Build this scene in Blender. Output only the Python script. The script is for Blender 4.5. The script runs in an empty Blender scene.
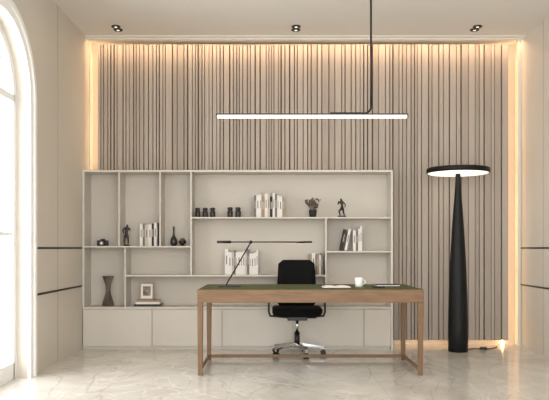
import bpy, bmesh, math, random
from mathutils import Vector, Matrix, Euler
random.seed(7)
F=700.0; CX=274.5; HY=248.0; CH=1.1
def X(px,D): return (px-CX)*D/F
def Z(py,D): return CH+(HY-py)*D/F
def lin(c):
    r=[]
    for v in c:
        v/=255.0
        r.append(v/12.92 if v<=0.04045 else ((v+0.055)/1.055)**2.4)
    return (r[0],r[1],r[2],1)

# ---------------- materials ----------------
def mat(name,col,rough=0.5,metal=0.0,var=0.05,scale=8,bump=0.0,stretch=(1,1,1),spec=0.5):
    m=bpy.data.materials.new(name); m.use_nodes=True
    nt=m.node_tree; N=nt.nodes; L=nt.links
    b=N['Principled BSDF']; b.inputs['Roughness'].default_value=rough
    b.inputs['Metallic'].default_value=metal
    b.inputs['Specular IOR Level'].default_value=spec
    tc=N.new('ShaderNodeTexCoord'); mp=N.new('ShaderNodeMapping'); mp.inputs['Scale'].default_value=stretch
    nz=N.new('ShaderNodeTexNoise'); nz.inputs['Scale'].default_value=scale; nz.inputs['Detail'].default_value=5
    L.new(tc.outputs['Object'],mp.inputs[0]); L.new(mp.outputs[0],nz.inputs['Vector'])
    cr=N.new('ShaderNodeValToRGB'); c=lin(col)
    cr.color_ramp.elements[0].position=0.3; cr.color_ramp.elements[1].position=0.7
    cr.color_ramp.elements[0].color=(c[0]*(1-var),c[1]*(1-var),c[2]*(1-var),1)
    cr.color_ramp.elements[1].color=(min(1,c[0]*(1+var)),min(1,c[1]*(1+var)),min(1,c[2]*(1+var)),1)
    L.new(nz.outputs['Fac'],cr.inputs[0]); L.new(cr.outputs[0],b.inputs['Base Color'])
    if bump:
        bp=N.new('ShaderNodeBump'); bp.inputs['Strength'].default_value=bump; bp.inputs['Distance'].default_value=0.01
        L.new(nz.outputs['Fac'],bp.inputs['Height']); L.new(bp.outputs[0],b.inputs['Normal'])
    return m
def emis(name,col,st):
    m=bpy.data.materials.new(name); m.use_nodes=True
    b=m.node_tree.nodes['Principled BSDF']
    b.inputs['Base Color'].default_value=(col[0],col[1],col[2],1)
    b.inputs['Emission Color'].default_value=(col[0],col[1],col[2],1)
    b.inputs['Emission Strength'].default_value=st
    return m
M_wall=mat('wall_panel_beige',(202,196,185),0.45,var=0.015,scale=2)
M_ceil=mat('ceiling_paint',(221,217,210),0.8,var=0.01,scale=2)
M_trim=mat('trim_paint',(216,211,201),0.5,var=0.01)
M_white=mat('window_white',(236,235,233),0.4,var=0.01)
M_inlay=mat('black_inlay',(18,17,16),0.4,metal=0.4)
M_cab=mat('cabinet_lacquer',(202,196,186),0.45,var=0.012,scale=3)
M_cabback=mat('cabinet_back',(196,189,178),0.55,var=0.012,scale=3)
M_flute=mat('fluted_taupe',(170,159,148),0.6,var=0.04,scale=5,stretch=(6,6,.3))
M_flute2=mat('fluted_taupe_dark',(160,149,138),0.6,var=0.04,scale=5,stretch=(6,6,.3))
M_fluteback=mat('fluted_groove',(104,94,85),0.8,var=0.05)
M_wood=mat('walnut',(118,91,66),0.5,var=0.2,scale=6,stretch=(1.2,14,14),bump=0.1,spec=0.35)
M_woodv=mat('walnut_leg',(116,89,64),0.5,var=0.18,scale=6,stretch=(14,14,1.2),bump=0.1,spec=0.35)
M_green=mat('olive_leather',(68,76,36),0.6,var=0.12,scale=120,bump=0.15,spec=0.3)
M_black=mat('black_matte',(12,12,13),0.45,var=0.1)
M_fabric=mat('black_fabric',(14,14,15),0.85,var=0.2,scale=200,bump=0.3,spec=0.15)
M_lampblk=mat('lamp_black',(13,15,15),0.5,var=0.15,scale=20,spec=0.25)
M_chrome=mat('polished_aluminium',(200,200,200),0.18,metal=1.0,var=0.02)
M_paper=mat('book_white',(225,221,215),0.7,var=0.03)
M_paper2=mat('book_cream',(196,187,174),0.7,var=0.03)
M_bk_grey=mat('book_grey',(112,110,107),0.7,var=0.05)
M_bk_dark=mat('book_dark',(44,41,39),0.7,var=0.05)
M_bk_tan=mat('book_tan',(156,136,116),0.7,var=0.05)
M_bronze=mat('dark_bronze',(34,30,27),0.4,metal=0.3,var=0.25,scale=20)
M_clay=mat('brown_ceramic',(92,81,70),0.6,var=0.2,scale=20)
M_jar=mat('dark_jar',(42,40,38),0.35,var=0.1)
M_cup=mat('white_ceramic',(238,237,235),0.2,var=0.01)
M_stem=mat('dry_stem',(90,76,62),0.8,var=0.2)
M_flower=mat('dried_flower',(104,92,79),0.85,var=0.3,scale=60)
M_led=emis('led_warm',(1.0,0.62,0.30),15)
M_ledlow=emis('led_warm_dim',(1.0,0.65,0.36),6)
M_glow=emis('lamp_diffuser',(1.0,0.90,0.74),1.1)
M_bar=emis('pendant_diffuser',(1.0,0.94,0.85),1.8)
M_spot=emis('downlight_bulb',(1.0,0.9,0.75),1.0)

def marble():
    m=bpy.data.materials.new('polished_marble'); m.use_nodes=True
    nt=m.node_tree; N=nt.nodes; L=nt.links; b=N['Principled BSDF']
    b.inputs['Roughness'].default_value=0.16
    b.inputs['Specular IOR Level'].default_value=0.5
    tc=N.new('ShaderNodeTexCoord')
    mp=N.new('ShaderNodeMapping'); mp.inputs['Rotation'].default_value=(0,0,0.6); L.new(tc.outputs['Object'],mp.inputs[0])
    n1=N.new('ShaderNodeTexNoise'); n1.inputs['Scale'].default_value=1.8; n1.inputs['Detail'].default_value=10; n1.inputs['Roughness'].default_value=0.6
    n1.inputs['Distortion'].default_value=1.0
    L.new(mp.outputs[0],n1.inputs['Vector'])
    r1=N.new('ShaderNodeValToRGB'); e=r1.color_ramp.elements
    e[0].position=0.32; e[0].color=lin((192,187,178)); e[1].position=0.66; e[1].color=lin((213,210,204))
    L.new(n1.outputs['Fac'],r1.inputs[0])
    prev=r1.outputs[0]
    for sc,wd,st,col,rz in ((1.0,.009,.42,(150,138,124),0.6),(2.4,.008,.28,(158,148,136),1.3),(0.9,.008,.6,(232,229,224),2.2)):
        mq=N.new('ShaderNodeMapping'); mq.inputs['Rotation'].default_value=(0,0,rz); mq.inputs['Scale'].default_value=(1,.55,1); mq.inputs['Location'].default_value=(rz*3,sc,0)
        L.new(tc.outputs['Object'],mq.inputs[0])
        n2=N.new('ShaderNodeTexNoise'); n2.inputs['Scale'].default_value=sc; n2.inputs['Detail'].default_value=6; n2.inputs['Distortion'].default_value=1.1
        L.new(mq.outputs[0],n2.inputs['Vector'])
        r2=N.new('ShaderNodeValToRGB'); e=r2.color_ramp.elements
        e[0].position=0.5-wd; e[0].color=(0,0,0,1); e[1].position=0.5+wd; e[1].color=(0,0,0,1)
        k=e.new(0.5); k.color=(1,1,1,1)
        L.new(n2.outputs['Fac'],r2.inputs[0])
        mx=N.new('ShaderNodeMix'); mx.data_type='RGBA'; mu=N.new('ShaderNodeMath'); mu.operation='MULTIPLY'; mu.inputs[1].default_value=st
        L.new(r2.outputs[0],mu.inputs[0]); L.new(mu.outputs[0],mx.inputs['Factor'])
        L.new(prev,mx.inputs['A']); mx.inputs['B'].default_value=lin(col); prev=mx.outputs['Result']
    br=N.new('ShaderNodeTexBrick'); br.offset=0; br.inputs['Scale'].default_value=1
    br.inputs['Brick Width'].default_value=1.2; br.inputs['Row Height'].default_value=1.2; br.inputs['Mortar Size'].default_value=0.002
    br.inputs['Color1'].default_value=(1,1,1,1); br.inputs['Color2'].default_value=(1,1,1,1); br.inputs['Mortar'].default_value=(0.78,0.76,0.74,1)
    mo=N.new('ShaderNodeMapping'); mo.inputs['Location'].default_value=(.35,.2,0); L.new(tc.outputs['Object'],mo.inputs[0])
    L.new(mo.outputs[0],br.inputs['Vector'])
    m2=N.new('ShaderNodeMix'); m2.data_type='RGBA'; m2.blend_type='MULTIPLY'; m2.inputs['Factor'].default_value=1
    L.new(prev,m2.inputs['A']); L.new(br.outputs['Color'],m2.inputs['B'])
    L.new(m2.outputs['Result'],b.inputs['Base Color'])
    return m
M_floor=marble()
def glassm():
    m=bpy.data.materials.new('window_glass'); m.use_nodes=True
    nt=m.node_tree; N=nt.nodes; L=nt.links; N.remove(N['Principled BSDF'])
    t=N.new('ShaderNodeBsdfTransparent'); g=N.new('ShaderNodeBsdfGlossy'); g.inputs['Roughness'].default_value=0.02
    x=N.new('ShaderNodeMixShader'); x.inputs[0].default_value=0.06
    L.new(t.outputs[0],x.inputs[1]); L.new(g.outputs[0],x.inputs[2]); L.new(x.outputs[0],N['Material Output'].inputs[0])
    return m
M_glass=glassm()

# ---------------- mesh builder ----------------
class MB:
    def __init__(s,name): s.name=name; s.bm=bmesh.new(); s.mats=[]
    def mi(s,m):
        if m not in s.mats: s.mats.append(m)
        return s.mats.index(m)
    def _tag(s,verts,m,smooth=False):
        i=s.mi(m); fs=set()
        for v in verts:
            for f in v.link_faces: fs.add(f)
        for f in fs: f.material_index=i; f.smooth=smooth
    def box(s,x0,x1,y0,y1,z0,z1,m,rot=None,piv=None):
        r=bmesh.ops.create_cube(s.bm,size=1)
        vs=r['verts']
        for v in vs:
            v.co=Vector(((x0+x1)/2+v.co.x*(x1-x0),(y0+y1)/2+v.co.y*(y1-y0),(z0+z1)/2+v.co.z*(z1-z0)))
        if rot:
            R=Euler(rot).to_matrix(); p=Vector(piv or ((x0+x1)/2,(y0+y1)/2,(z0+z1)/2))
            for v in vs: v.co=R@(v.co-p)+p
        s._tag(vs,m); return vs
    def cone(s,p0,p1,r0,r1,m,seg=24,smooth=True):
        p0=Vector(p0);p1=Vector(p1);d=p1-p0
        q=d.to_track_quat('Z','Y').to_matrix().to_4x4()
        M=Matrix.Translation((p0+p1)/2)@q
        r=bmesh.ops.create_cone(s.bm,cap_ends=True,segments=seg,radius1=r0,radius2=r1,depth=d.length,matrix=M)
        s._tag(r['verts'],m,smooth)
        for v in r['verts']:
            for f in v.link_faces:
                if len(f.verts)>4: f.smooth=False
        return r['verts']
    def ball(s,c,r,m,sc=(1,1,1),u=16,v=10):
        M=Matrix.Translation(Vector(c))@Matrix.Diagonal((sc[0],sc[1],sc[2],1))
        q=bmesh.ops.create_uvsphere(s.bm,u_segments=u,v_segments=v,radius=r,matrix=M)
        s._tag(q['verts'],m,True)
    def lathe(s,c,prof,m,seg=32,smooth=True):
        rings=[]
        for (r,z) in prof:
            rings.append([s.bm.verts.new((c[0]+r*math.cos(2*math.pi*i/seg),c[1]+r*math.sin(2*math.pi*i/seg),c[2]+z)) for i in range(seg)])
        k=s.mi(m)
        for a,b in zip(rings,rings[1:]):
            for i in range(seg):
                f=s.bm.faces.new((a[i],a[(i+1)%seg],b[(i+1)%seg],b[i])); f.material_index=k; f.smooth=smooth
        for rg,fl in ((rings[0],True),(rings[-1],False)):
            f=s.bm.faces.new(rg[::-1] if fl else rg); f.material_index=k
    def loft(s,rings,m,smooth=False):
        rr=[[s.bm.verts.new(p) for p in r] for r in rings]; n=len(rr[0]); k=s.mi(m)
        for a,b in zip(rr,rr[1:]):
            for i in range(n):
                f=s.bm.faces.new((a[i],a[(i+1)%n],b[(i+1)%n],b[i])); f.material_index=k; f.smooth=smooth
        for rg in (rr[0][::-1],rr[-1]):
            f=s.bm.faces.new(rg); f.material_index=k
    def tube(s,pts,r,m,seg=10):
        for a,b in zip(pts,pts[1:]): s.cone(a,b,r,r,m,seg)
        for p in pts[1:-1]: s.ball(p,r,m,u=seg,v=6)
    def skin(s,vs,es,m):
        me=bpy.data.meshes.new('tmp'); me.from_pydata([v[:3] for v in vs],es,[])
        b2=bmesh.new(); b2.from_mesh(me); lay=b2.verts.layers.skin.verify(); b2.verts.ensure_lookup_table()
        for i,v in enumerate(vs):
            b2.verts[i][lay].radius=(v[3],v[3]); b2.verts[i][lay].use_root=(i==0)
        b2.to_mesh(me); b2.free()
        o=bpy.data.objects.new('tmp',me); bpy.context.scene.collection.objects.link(o)
        k=o.modifiers.new('skin','SKIN'); k.use_smooth_shade=True
        q=o.modifiers.new('sub','SUBSURF'); q.levels=2
        dg=bpy.context.evaluated_depsgraph_get(); ev=o.evaluated_get(dg); m2=bpy.data.meshes.new_from_object(ev)
        n0=len(s.bm.faces); s.bm.from_mesh(m2); s.bm.faces.ensure_lookup_table(); k=s.mi(m)
        for f in s.bm.faces[n0:]: f.material_index=k; f.smooth=True
        bpy.data.objects.remove(o); bpy.data.meshes.remove(m2); bpy.data.meshes.remove(me)
    def done(s,bevel=0,parent=None):
        me=bpy.data.meshes.new(s.name)
        bmesh.ops.recalc_face_normals(s.bm,faces=s.bm.faces)
        s.bm.to_mesh(me); s.bm.free()
        for m in s.mats: me.materials.append(m)
        o=bpy.data.objects.new(s.name,me); bpy.context.scene.collection.objects.link(o)
        if bevel:
            b=o.modifiers.new('bevel','BEVEL'); b.width=bevel; b.segments=2; b.limit_method='ANGLE'
        if parent: o.parent=parent
        return o
def empty(name):
    e=bpy.data.objects.new(name,None); bpy.context.scene.collection.objects.link(e); return e

# ---------------- room ----------------
XL=-2.09; XR=2.765; YB=8.05; YF=-1.0; H=3.44
b=MB('floor'); b.box(XL-.3,XR+.2,YF,YB+.2,-.1,0,M_floor); b.done()
b=MB('ceiling'); b.box(XL-.3,XR+.2,YF,YB+.2,H,H+.1,M_ceil); b.done()
b=MB('wall_back'); b.box(XL-.3,XR+.2,YB,YB+.2,0,H,M_wall); b.done()
b=MB('wall_right'); b.box(XR,XR+.2,YF,YB,0,H,M_wall); b.done()

R=0.58; SP=2.35; WT=0.22
wins=[5.34,3.0,0.7]  # first is in view; the other two are unseen, added to bring in light
bm=bmesh.new()
def wallquads(x):
    def q(y0,z0,y1,z1,z2,z3):
        vs=[bm.verts.new((x,y0,z0)),bm.verts.new((x,y1,z1)),bm.verts.new((x,y1,z3)),bm.verts.new((x,y0,z2))]
        bm.faces.new(vs)
    edges=[YF]
    for c in sorted(wins): edges+= [c-R,c+R]
    edges.append(YB)
    for i in range(0,len(edges),2): q(edges[i],0,edges[i+1],0,H,H)
    n=24
    for c in wins:
        for i in range(n):
            a0=math.pi-math.pi*i/n; a1=math.pi-math.pi*(i+1)/n
            q(c+R*math.cos(a0),SP+R*math.sin(a0),c+R*math.cos(a1),SP+R*math.sin(a1),H,H)
wallquads(XL); wallquads(XL-WT)
for c in wins:
    pts=[(c-R,0),(c-R,SP)]+[(c+R*math.cos(math.pi-math.pi*i/24),SP+R*math.sin(math.pi-math.pi*i/24)) for i in range(1,24)]+[(c+R,SP),(c+R,0)]
    for p,q in zip(pts,pts[1:]):
        bm.faces.new([bm.verts.new((XL,p[0],p[1])),bm.verts.new((XL,q[0],q[1])),bm.verts.new((XL-WT,q[0],q[1])),bm.verts.new((XL-WT,p[0],p[1]))])
me=bpy.data.meshes.new('wall_left'); bm.to_mesh(me); bm.free(); me.materials.append(M_wall)
o=bpy.data.objects.new('wall_left',me); bpy.context.scene.collection.objects.link(o)

def archband(mb,c,r0,r1,x0,x1,zb,m):
    def path(r): return [(c-r,zb),(c-r,SP)]+[(c+r*math.cos(math.pi-math.pi*i/28),SP+r*math.sin(math.pi-math.pi*i/28)) for i in range(1,28)]+[(c+r,SP),(c+r,zb)]
    A=path(r0);B=path(r1)
    mb.loft([[(x0,a[0],a[1]),(x0,q[0],q[1]),(x1,q[0],q[1]),(x1,a[0],a[1])] for a,q in zip(A,B)],m)
for i,c in enumerate(wins):
    b=MB('window_%d'%(i+1))
    archband(b,c,R+.001,R+.07,XL+.001,XL+.03,0.0,M_white)
    archband(b,c,R+.07,R+.115,XL+.001,XL+.045,0.0,M_white)
    xo=XL-.15
    archband(b,c,R-.07,R-.001,xo,xo+.06,0.0,M_white)
    b.box(xo,xo+.06,c-.03,c+.03,0,SP,M_white)
    b.box(xo,xo+.06,c-R+.05,c+R-.05,SP-.03,SP+.03,M_white)
    b.box(xo,xo+.06,c-R+.05,c+R-.05,0,.14,M_white)
    b.box(xo+.01,xo+.05,c-R+.05,c+R-.05,1.2,1.23,M_white)
    r=.24
    for k in range(14):
        a0=math.pi*k/14;a1=math.pi*(k+1)/14
        b.cone((xo+.03,c+r*math.cos(a0),SP+r*math.sin(a0)),(xo+.03,c+r*math.cos(a1),SP+r*math.sin(a1)),.014,.014,M_white,8)
    for a in (45,90,135):
        t=math.radians(a)
        b.cone((xo+.03,c+r*math.cos(t),SP+r*math.sin(t)),(xo+.03,c+(R-.04)*math.cos(t),SP+(R-.04)*math.sin(t)),.014,.014,M_white,8)
    pts=[(xo+.03,c-R+.03,.05),(xo+.03,c+R-.03,.05)]+[(xo+.03,c+(R-.03)*math.cos(math.pi*k/24),SP+(R-.03)*math.sin(math.pi*k/24)) for k in range(25)]
    f=b.bm.faces.new([b.bm.verts.new(p) for p in pts]); f.material_index=b.mi(M_glass)
    b.done()

for nm,xa,xb,y0,y1 in (('left',XL,XL+.004,6.05,7.598),('right',XR-.004,XR,2.0,7.85)):
    b=MB('trim_inlay_'+nm)
    for z in (1.10,0.69): b.box(xa,xb,y0,y1,z-.009,z+.009,M_inlay)
    b.done()
M_seam=mat('panel_seam',(150,140,130),0.8)
b=MB('trim_panel_seams')
for y in (6.75,): b.box(XL,XL+.002,y-.002,y+.002,0,H,M_seam)
for y in (7.2,5.6): b.box(XR-.002,XR,y-.002,y+.002,0,H,M_seam)
b.done()
b=MB('trim_recess_frame')
b.box(XL,XR,7.74,7.76,H-.035,H,M_trim)
b.box(XL,XR,7.70,7.74,H-.014,H,M_trim)
b.box(XR-.03,XR,7.86,7.885,0,H-.0,M_trim)
b.box(XL,XL+.012,7.90,7.92,1.96,H,M_trim)
b.done()

# ---------------- fluted panel ----------------
PF=7.93
b=MB('fluted_wall_panel')
px0=X(98,PF); px1=X(508,PF); zt=H-.035; zb=.055
b.box(px0,px1,PF+.03,PF+.05,zb,zt,M_fluteback)
x=px0
while x<px1-.012:
    w=random.choice([.022,.03,.03,.042,.042,.058,.07])
    if x+w>px1-.03: w=px1-x
    d=random.choice([0,0,0,.006,.012])
    b.box(x,x+w,PF-.012+d,PF+.03,zb,zt,random.choice([M_flute,M_flute,M_flute2]))
    x+=w+random.choice([.006,.008,.010,.014])
o=b.done(bevel=.002)
b=MB('led_strip_lights')
b.box(px0+.02,px0+.035,YB-.03,YB-.002,1.96,zt-.02,M_led)
b.box(px1-.035,px1-.02,YB-.03,YB-.002,.0,zt-.02,M_led)
b.box(X(396,PF),px1-.04,YB-.03,YB-.002,zb+.02,zb+.035,M_ledlow)
b.done()

# ---------------- downlights ----------------
for px in (117,296,476):
    D=7.44; b=MB('ceiling_downlight'); xc=X(px,D)
    for dy in (-.055,.055):
        b.lathe((xc,D+dy,H-.012),[(.034,.003),(.044,0),(.048,.002),(.048,.0115)],M_black,28)
        b.cone((xc,D+dy,H-.009),(xc,D+dy,H-.0125),.014,.014,M_spot)
    b.done()

# ---------------- cabinet ----------------
CD=7.6; CBK=7.90; t=.016
def cx(px): return X(px,CD)
def cz(py): return Z(py,CD)
cab=empty('shelving_cabinet')
xl=XL+.003; xr=cx(393); ztop=cz(170); zbase=cz(307)
b=MB('carcass')
b.box(xl,xr,CBK-.012,CBK,0.0,ztop,M_cabback)
b.box(xl,xr,CD,CBK-.012,ztop-.022,ztop,M_cab)
b.box(xl,xl+.022,CD,CBK-.012,zbase,ztop-.022,M_cab)
b.box(xr-.022,xr,CD,CBK-.012,0,ztop-.022,M_cab)
b.box(xl,xr-.022,CD,CBK-.012,zbase-.02,zbase,M_cab)
b.box(xl,xr-.03,CD+.03,CBK-.012,0.0,zbase-.02,M_cab)
b.done(parent=cab)
b=MB('shelves')
def Hs(a,c,y): b.box(cx(a),cx(c),CD+.003,CBK-.012,cz(y)-t,cz(y),M_cab)
def Vs(x,y0,y1): b.box(cx(x)-t/2,cx(x)+t/2,CD+.002,CBK-.012,cz(y1),cz(y0),M_cab)
Hs(84,191,246); Hs(191,391,217); Hs(125,326,275); Hs(326,391,251)
Vs(119,172,246); Vs(160,172,246); Vs(191,172,275); Vs(125,247.5,307); Vs(326,218.5,307)
b.done(parent=cab)
b=MB('drawer_fronts')
ed=[82.5,152,222,293,364,391]
for a,c in zip(ed,ed[1:]): b.box(cx(a)+.003,cx(c)-.003,CD+.006,CD+.028,.03,zbase-.026,M_cab)
b.done(bevel=.002,parent=cab)

# ---------------- books ----------------
SD=7.7
def bx(px): return X(px,SD)
BM=[M_paper,M_paper,M_paper2,M_bk_grey,M_paper,M_bk_tan,M_bk_dark]
def book_one(b,x0,x1,y0,y1,z0,z1,m,rot=None,piv=None):
    c=.0022
    b.box(x0,x0+c,y0,y1,z0,z1,m,rot,piv); b.box(x1-c,x1,y0,y1,z0,z1,m,rot,piv)
    b.box(x0+c,x1-c,y0,y0+c,z0,z1,m,rot,piv)
    b.box(x0+c,x1-c,y0+c,y1-.004,z0+.003,z1-.003,M_paper,rot,piv)
    hz=z1-z0
    lab=M_bk_grey if m in (M_paper,M_paper2) else M_paper2
    b.box(x0+(x1-x0)*.35,x0+(x1-x0)*.65,y0-.0006,y0,z0+hz*.4,z0+hz*.75,lab,rot,piv)
def books(px0,px1,ztopshelf,hmax,seq=None,D=SD):
    b=MB('book_row'); x=bx(px0); xe=bx(px1); i=0
    while x<xe-.008:
        w=random.choice([.018,.024,.03,.036]); w=min(w,xe-x)
        h=hmax*random.uniform(.82,1.0); m=(seq[i%len(seq)] if seq else random.choice(BM)); i+=1
        book_one(b,x,x+w,D-.01,D+.13,ztopshelf+.001,ztopshelf+h,m)
        x+=w+.001
    b.done()
z217=cz(217); z246=cz(246); z275=cz(275); z251=cz(251)
books(140,158,z246,.26,seq=[M_paper,M_bk_grey,M_paper2,M_paper,M_bk_dark])
books(254,284,z217,.27,seq=[M_bk_grey,M_paper,M_paper,M_bk_tan,M_paper,M_paper2,M_bk_dark,M_paper])
books(225,258,z275,.28,seq=[M_paper,M_paper,M_paper2,M_bk_grey,M_paper,M_paper])
books(309,323,z275,.25,seq=[M_bk_tan,M_paper,M_bk_grey])
books(353,362,z251,.27,seq=[M_paper,M_bk_grey,M_paper])
b=MB('leaning_books')
for k,(m,px) in enumerate(((M_bk_dark,340),(M_paper,344.3))):
    x0=bx(px); a=.2
    book_one(b,x0,x0+.026,SD,SD+.13,z251+.002,z251+.24,m,rot=(0,a,0),piv=(x0+.026,SD,z251+.002))
b.done()

# ---------------- small decor ----------------
b=MB('bronze_statuette'); x=bx(126); y=SD+.02; z=z246
b.lathe((x,y,z),[(.034,.001),(.034,.012),(.028,.018)],M_bronze)
V=[(0,0,.125,.019),(0,0,.16,.016),(.004,0,.195,.021),(.006,0,.213,.008),(.012,-.002,.237,.016),
   (-.013,0,.105,.014),(-.018,-.008,.065,.010),(-.02,0,.022,.008),
   (.014,0,.105,.014),(.022,-.012,.068,.010),(.02,.0,.022,.008),
   (-.026,0,.196,.009),(-.04,-.005,.165,.007),(-.024,-.02,.14,.006),
   (.03,0,.196,.009),(.046,-.012,.17,.007),(.026,-.022,.205,.006)]
E=[(0,1),(1,2),(2,3),(3,4),(0,5),(5,6),(6,7),(0,8),(8,9),(9,10),(2,11),(11,12),(12,13),(2,14),(14,15),(15,16)]
b.skin([(x+v[0],y+v[1],z+v[2],v[3]) for v in V],E,M_bronze); b.done()
x=bx(342);y=SD+.02;z=z217
b=MB('bronze_statuette'); b.box(x-.045,x+.045,y-.03,y+.03,z+.001,z+.02,M_bronze)
V=[(0,0,.10,.018),(.003,0,.135,.015),(-.004,0,.17,.019),(-.006,0,.19,.008),(-.012,0,.212,.015),
   (-.012,-.01,.09,.013),(-.035,-.02,.07,.010),(-.018,-.012,.022,.007),
   (.015,0,.085,.013),(.018,0,.055,.010),(.03,0,.022,.008),
   (-.028,0,.165,.008),(-.045,-.012,.14,.006),(-.035,-.02,.185,.006),
   (.02,0,.165,.008),(.04,0,.14,.006),(.03,-.01,.108,.006)]
b.skin([(x+v[0],y+v[1],z+v[2],v[3]) for v in V],E,M_bronze); b.done()
b=MB('vintage_camera'); x=bx(101.5); y=SD+.03; z=z246
b.box(x-.058,x+.058,y,y+.05,z+.001,z+.062,M_black); b.box(x-.022,x+.022,y+.006,y+.044,z+.062,z+.078,M_black)
b.cone((x,y,z+.032),(x,y-.035,z+.032),.026,.023,M_jar); b.cone((x,y-.035,z+.032),(x,y-.037,z+.032),.018,.018,M_chrome)
b.cone((x+.042,y+.025,z+.062),(x+.042,y+.025,z+.07),.009,.009,M_chrome); b.cone((x-.042,y+.025,z+.062),(x-.042,y+.025,z+.07),.011,.011,M_chrome)
b.done(bevel=.003)
b=MB('bottle_vase'); b.lathe((bx(173),SD+.06,z246+.001),[(.02,0),(.034,.015),(.04,.045),(.033,.08),(.014,.11),(.009,.15),(.011,.21),(.014,.215)],M_jar); b.done()
b=MB('decorative_bowl'); b.lathe((bx(182.5),SD+.0,z246+.001),[(.018,0),(.02,.008),(.036,.03),(.045,.058),(.040,.058),(.032,.034),(.01,.014)],M_bronze)
b.ball((bx(182.5),SD,z246+.058),.03,M_clay); b.done()
for px in (197.5,205,212.5,230,238):
    b=MB('spice_jar'); s=1 if px<220 else 1.05
    b.lathe((bx(px),SD+.02,z217+.001),[(.026*s,0),(.030*s,.006),(.030*s,.06*s),(.022*s,.072*s),(.022*s,.078*s),(.027*s,.080*s),(.027*s,.1*s),(.02*s,.106*s)],M_jar); b.done()
e=empty('potted_dried_flowers'); x=bx(313); y=SD+.04; z=z217
b=MB('pot'); b.lathe((x,y,z+.001),[(.03,0),(.038,.01),(.045,.08),(.047,.085),(.041,.085),(.036,.07)],M_jar); b.done(parent=e)
b=MB('stems')
for k in range(30):
    a=random.uniform(0,6.28); rr=random.uniform(.01,.075); hh=random.uniform(.115,.205)
    p=(x+rr*math.cos(a),y+rr*math.sin(a)*.8,z+hh)
    b.cone((x+rr*.2*math.cos(a),y+rr*.2*math.sin(a),z+.068),p,.0018,.0012,M_stem,6)
    for j in range(4):
        q=(p[0]+random.uniform(-.012,.012),p[1]+random.uniform(-.012,.012),p[2]+random.uniform(-.012,.012)); b.ball(q,random.uniform(.006,.011),M_flower,u=8,v=5)
b.done(parent=e)
b=MB('twisted_sculpture'); x=bx(107); y=SD+.05; z=zbase+.001; rings=[]
for i in range(25):
    u=i/24; r=.032+.042*abs(2*u-1)**1.3; a=u*1.5
    rings.append([(x+r*math.cos(a+k*math.pi/2)*.95,y+r*math.sin(a+k*math.pi/2)*.95,z+u*.33) for k in range(4)])
b.loft(rings,M_clay); b.done(bevel=.003)
b=MB('book_stack'); zz=zbase+.001
for (w,m,h) in ((.30,M_bk_dark,.022),(.27,M_paper,.024),(.24,M_bk_tan,.02)):
    xc=bx(148); 
    b.box(xc-w/2,xc+w/2,SD-.02,SD+.15,zz,zz+.003,m); b.box(xc-w/2,xc+w/2,SD-.02,SD+.15,zz+h-.003,zz+h,m)
    b.box(xc-w/2,xc+w/2,SD-.02,SD-.017,zz+.003,zz+h-.003,m); b.box(xc-w/2+.004,xc+w/2-.004,SD-.017,SD+.146,zz+.003,zz+h-.003,M_paper); zz+=h+.0005
b.done()
M_photo=mat('photo_print',(120,108,98),0.5,var=0.7,scale=22)
b=MB('picture_frame'); x=bx(146); rot=(-.12,0,0); piv=(x,SD+.03,zz)
w=.155;h=.19
b.box(x-w/2,x+w/2,SD+.035,SD+.04,zz+.004,zz+h,M_paper,rot,piv)
b.box(x-w/2+.035,x+w/2-.035,SD+.033,SD+.035,zz+.045,zz+h-.04,M_photo,rot,piv)
for (a0,a1,c0,c1) in ((-w/2,w/2,.002,.014),(-w/2,w/2,h-.012,h),(-w/2,-w/2+.012,.014,h-.012),(w/2-.012,w/2,.014,h-.012)):
    b.box(x+a0,x+a1,SD+.027,SD+.043,zz+c0,zz+c1,M_bk_tan,rot,piv)
b.done()

# ---------------- desk ----------------
dk=empty('writing_desk')
dx0=X(197,6.03); dx1=X(424,6.03); dy0=6.03; dy1=6.90; dz=.74; ap=.112
b=MB('apron_and_rim')
b.box(dx0,dx1,dy0,dy0+.022,dz-ap,dz,M_wood)
b.box(dx0,dx1,dy1-.022,dy1,dz-ap,dz,M_wood)
b.box(dx0,dx0+.022,dy0+.022,dy1-.022,dz-ap,dz,M_wood)
b.box(dx1-.022,dx1,dy0+.022,dy1-.022,dz-ap,dz,M_wood)
b.done(bevel=.004,parent=dk)
b=MB('leather_top'); b.box(dx0+.022,dx1-.022,dy0+.022,dy1-.022,dz-.03,dz-.003,M_green)
b.box(dx0+.008,dx1-.008,dy0+.004,dy1-.004,dz+.0003,dz+.0035,M_green); b.done(parent=dk)
b=MB('legs')
L=.05
for lx0,lx1 in ((dx0+.001,dx0+L),(dx1-L,dx1-.001)):
    for y0,y1 in ((dy0+.001,dy0+L),(dy1-L,dy1-.001)):
        cxm=(lx0+lx1)/2; cym=(y0+y1)/2
        b.loft([[(cxm+sx*.019,cym+sy*.019,0) for sx,sy in ((-1,-1),(1,-1),(1,1),(-1,1))],
                [(cxm+sx*.0245,cym+sy*.0245,dz-ap) for sx,sy in ((-1,-1),(1,-1),(1,1),(-1,1))]],M_woodv)
b.done(bevel=.004,parent=dk)
b=MB('stretchers')
b.box(dx0+.03,dx1-.03,dy1-.04,dy1-.01,.025,.055,M_wood)
for xx in (dx0+.012,dx1-.036): b.box(xx,xx+.024,dy0+.04,dy1-.04,.03,.055,M_wood)
b.done(bevel=.003,parent=dk)
TZ=dz+.0045

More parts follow.
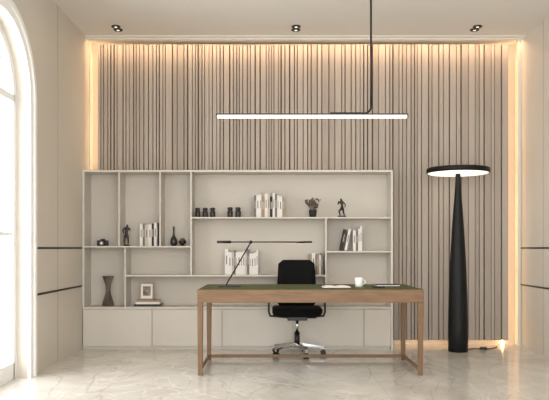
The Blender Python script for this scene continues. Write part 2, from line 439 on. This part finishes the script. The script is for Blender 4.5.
# ---------------- desk lamp ----------------
D=6.45
b=MB('desk_lamp'); x0=X(230,D)
b.box(X(219,D),X(241,D),D-.05,D+.05,TZ,TZ+.014,M_black)
zA=Z(242,D)
b.cone((X(226,D),D,TZ+.014),(X(251,D),D,zA),.006,.006,M_black,12)
b.cone((X(217,D),D,zA),(X(312,D),D,zA-.0),.006,.006,M_black,12)
b.cone((X(217,D),D,zA),(X(231,D),D,zA),.012,.012,M_black,16)
b.ball((X(251,D),D,zA),.016,M_black)
b.cone((X(300,D),D,zA+.004),(X(300,D),D,zA-.014),.02,.032,M_black,20)
b.cone((X(300,D),D,zA-.0141),(X(300,D),D,zA-.016),.026,.026,M_glow,20)
b.cone((X(303,D),D,zA),(X(312,D),D,zA),.009,.009,M_black,16)
b.done()
D=6.4
b=MB('coffee_mug'); xm=X(359,D)
b.lathe((xm,D,TZ),[(.028,0),(.034,.006),(.037,.085),(.034,.085),(.031,.012),(.004,.010)],M_cup)
pts=[(xm+.033+.026*math.sin(math.pi*k/8),D,TZ+.07-.05*k/8) for k in range(9)]
b.tube(pts,.0045,M_cup); b.done()
b=MB('open_notebook')
xn=X(336,6.3)
b.box(xn-.13,xn+.13,6.2,6.37,TZ,TZ+.003,M_bk_dark)
for s_ in (-1,1):
    rg=[]
    for k in range(7):
        u=k/6; zz=TZ+.004+.016*math.sin(math.pi*(1-u)*.75+.3)
        rg.append([(xn+s_*u*.125,6.205,TZ+.003),(xn+s_*u*.125,6.365,TZ+.003),(xn+s_*u*.125,6.365,zz),(xn+s_*u*.125,6.205,zz)])
    b.loft(rg,M_paper)
b.done()
b=MB('pen'); b.cone((X(372,6.25),6.25,TZ+.005),(X(386,6.25),6.3,TZ+.005),.0045,.0045,M_black,10); b.cone((X(386,6.25),6.3,TZ+.005),(X(388,6.25),6.308,TZ+.005),.0045,.001,M_chrome,10); b.done()
b=MB('closed_notebook'); b.box(X(376,6.5),X(400,6.5),6.48,6.66,TZ,TZ+.003,M_bk_dark); b.box(X(376.5,6.5),X(399.5,6.5),6.483,6.657,TZ+.003,TZ+.012,M_paper); b.box(X(376,6.5),X(400,6.5),6.48,6.66,TZ+.012,TZ+.015,M_bk_dark); b.done()

# ---------------- office chair ----------------
ch=empty('office_chair'); D=7.2; xc=X(297,D)
cy=7.19
def rr_ring(cxx,cyy,z,w,d,r=.06,n=6):
    out=[]
    for sx,sy,a0 in ((1,1,0),(-1,1,90),(-1,-1,180),(1,-1,270)):
        for k in range(n):
            a=math.radians(a0+90*k/(n-1)); out.append((cxx+sx*(w/2-r)+r*math.cos(a),cyy+sy*(d/2-r)+r*math.sin(a),z))
    return out
b=MB('seat')
b.loft([rr_ring(xc,cy-.0,z,w,d,.09) for z,w,d in ((.405,.40,.34),(.42,.48,.42),(.45,.51,.45),(.48,.51,.45),(.495,.48,.42),(.50,.40,.34))],M_fabric,True); b.done(parent=ch)
b=MB('backrest')
rings=[]
for i in range(13):
    u=i/12; z=.50+u*.475; w=.43-.05*u; w*= (1 if u<.9 else 1-.25*((u-.9)/.1)**2); 
    if u<.08: w*=.85
    yy=cy+.19+.05*u+.02*math.sin(u*3.1)*-1; th=.055*(1 if u<.93 else .6)
    ring=[]
    nn=8
    for k in range(nn+1):
        s_=-1+2*k/nn; ring.append((xc+s_*w/2,yy-.03*s_*s_-th/2*(1-.5*abs(s_)**3),z))
    for k in range(nn,-1,-1):
        s_=-1+2*k/nn; ring.append((xc+s_*w/2,yy-.03*s_*s_+th/2*(1-.5*abs(s_)**3),z))
    rings.append(ring)
b.loft(rings,M_fabric,True); b.done(parent=ch)
b=MB('frame')
b.box(xc-.10,xc+.10,cy-.12,cy+.12,.365,.405,M_black)
b.box(xc-.03,xc+.03,cy+.10,cy+.25,.375,.40,M_black)
b.box(xc-.03,xc+.03,cy+.225,cy+.25,.375,.56,M_black)
b.tube([(xc+.10,cy-.02,.385),(xc+.2,cy-.02,.385)],.007,M_black)
for s_ in (-1,1):
    b.tube([(xc+s_*.09,cy+.03,.385),(xc+s_*.275,cy+.03,.40),(xc+s_*.29,cy+.03,.44),(xc+s_*.29,cy+.03,.60)],.011,M_black)
    b.box(xc+s_*.29-.022,xc+s_*.29+.022,cy-.10,cy+.12,.60,.622,M_black)
b.done(bevel=.004,parent=ch)
b=MB('gas_column'); b.cone((xc,cy,.10),(xc,cy,.24),.028,.028,M_black); b.cone((xc,cy,.24),(xc,cy,.366),.016,.016,M_chrome); b.done(parent=ch)
b=MB('star_base')
b.cone((xc,cy,.085),(xc,cy,.13),.042,.036,M_chrome)
for k in range(5):
    a=math.radians(-90+72*k+18); ca,sa=math.cos(a),math.sin(a); R0=.28
    rg=[]
    for u in (0,.35,.7,1):
        r=.03+u*(R0-.03); zc=.115-.035*u; hw=.021-.008*u; hh=.016-.007*u
        rg.append([(xc+r*ca-s1*hw*sa,cy+r*sa+s1*hw*ca,zc+s2*hh) for s1,s2 in ((-1,-1),(1,-1),(1,1),(-1,1))])
    b.loft(rg,M_chrome)
    px_,py_=xc+(R0-.012)*ca,cy+(R0-.012)*sa
    b.cone((px_,py_,.045),(px_,py_,.082),.007,.007,M_chrome,10)
    for s1 in (-1,1):
        q0=(px_-s1*.007*sa,py_+s1*.007*ca,.0275); q1=(px_-s1*.024*sa,py_+s1*.024*ca,.0275)
        b.cone(q0,q1,.0272,.0272,M_black,20)
    b.box(px_-.012,px_+.012,py_-.012,py_+.012,.028,.05,M_black,rot=(0,0,a))
b.done(parent=ch)

# ---------------- floor lamp ----------------
fl=empty('floor_lamp'); D=7.45; xf=X(458,D)
zd=Z(170.5,D)
b=MB('column')
b.lathe((xf,D,0.0),[(.098,0),(.104,.01),(.104,.25),(.098,.6),(.084,.95),(.064,1.3),(.042,1.6),(.028,zd-.12),(.026,zd-.02)],M_lampblk,40); b.done(parent=fl)
b=MB('shade'); r=.33
b.lathe((xf,D,zd-.03),[(r-.012,0),(r,.002),(r,.045),(r-.01,.055),(.05,.065),(.01,.066)],M_lampblk,64); b.done(parent=fl)
b=MB('diffuser'); b.lathe((xf,D,zd-.036),[(r-.03,0),(r-.015,.0055)],M_glow,64); b.done(parent=fl)
b=MB('power_cord'); pts=[(xf+.09+.42*u, D+.05+.22*u+.05*math.sin(u*7), .006) for u in [k/20 for k in range(21)]]
b.tube(pts,.005,M_black,8); b.box(xf+.28,xf+.34,D+.10,D+.16,.001,.026,M_black); b.done(bevel=.002,parent=fl)

# ---------------- pendant ----------------
pl=empty('linear_pendant_light'); D=6.4; zb_=Z(116,D)
xa=X(216,D); xb=X(408,D); xr_=X(371,D)
b=MB('bar_housing'); b.box(xa,xb,D-.018,D+.018,zb_+.006,zb_+.020,M_black); b.box(xa,xa+.012,D-.018,D+.018,zb_-.016,zb_+.006,M_black); b.box(xb-.012,xb,D-.018,D+.018,zb_-.016,zb_+.006,M_black); b.done(parent=pl)
b=MB('diffuser'); b.box(xa+.012,xb-.012,D-.017,D+.017,zb_-.018,zb_+.006,M_bar); b.done(parent=pl)
b=MB('stem')
pts=[(xr_,D,H-.02),(xr_,D,zb_+.09)]+[(xr_-.06+.06*math.cos(math.radians(a)),D,zb_+.085-.06*math.sin(math.radians(a))) for a in range(0,91,15)]
pts+=[(xr_-.12,D,zb_+.025),(X(330,D),D,zb_+.025)]
b.tube(pts,.009,M_black,12)
b.done(parent=pl)
b=MB('ceiling_canopy'); b.lathe((xr_,D,H-.025),[(.055,0),(.06,.004),(.06,.0245)],M_black); b.done(parent=pl)

# ---------------- lights ----------------
def area(name,loc,rot,sx,sy,P,col):
    l=bpy.data.lights.new(name,'AREA'); l.shape='RECTANGLE'; l.size=sx; l.size_y=sy; l.energy=P; l.color=col
    o=bpy.data.objects.new(name,l); o.location=loc; o.rotation_euler=rot; bpy.context.scene.collection.objects.link(o); return o
area('front_fill_light',((XL+XR)/2,YF-.1,1.75),(math.radians(90),0,0),4.7,3.3,222,(1,.99,.975))  # added soft fill from the open end behind the camera, no real source there
for i,c in enumerate(wins):
    area('daylight_window_%d'%(i+1),(XL-.6,c,1.6),(0,math.radians(-90),0),3.0,1.5,125,(1,.995,.985))  # at the two unseen windows this is added side light
area('cove_led',((XL+XR)/2,7.80,H-.012),(math.radians(16),0,0),XR-XL-.1,.02,16,(1,.64,.36))
for px in (117,296,476):
    l=bpy.data.lights.new('downlight_lamp','SPOT'); l.energy=8; l.spot_size=math.radians(75); l.spot_blend=.7; l.color=(1,.86,.7); l.shadow_soft_size=.03
    o=bpy.data.objects.new('downlight_lamp',l); o.location=(X(px,7.44),7.44,H-.05); bpy.context.scene.collection.objects.link(o)
w=bpy.data.worlds.new('world'); bpy.context.scene.world=w; w.use_nodes=True
w.node_tree.nodes['Background'].inputs[0].default_value=(1,.99,.975,1); w.node_tree.nodes['Background'].inputs[1].default_value=1.2

# ---------------- camera ----------------
c=bpy.data.cameras.new('camera'); c.sensor_width=36; c.lens=F/549*36; c.shift_y=(HY-200)/549
o=bpy.data.objects.new('camera',c); o.location=(0,0,CH); o.rotation_euler=(math.radians(90),0,0)
bpy.context.scene.collection.objects.link(o); bpy.context.scene.camera=o
bpy.context.scene.view_settings.view_transform='Standard'
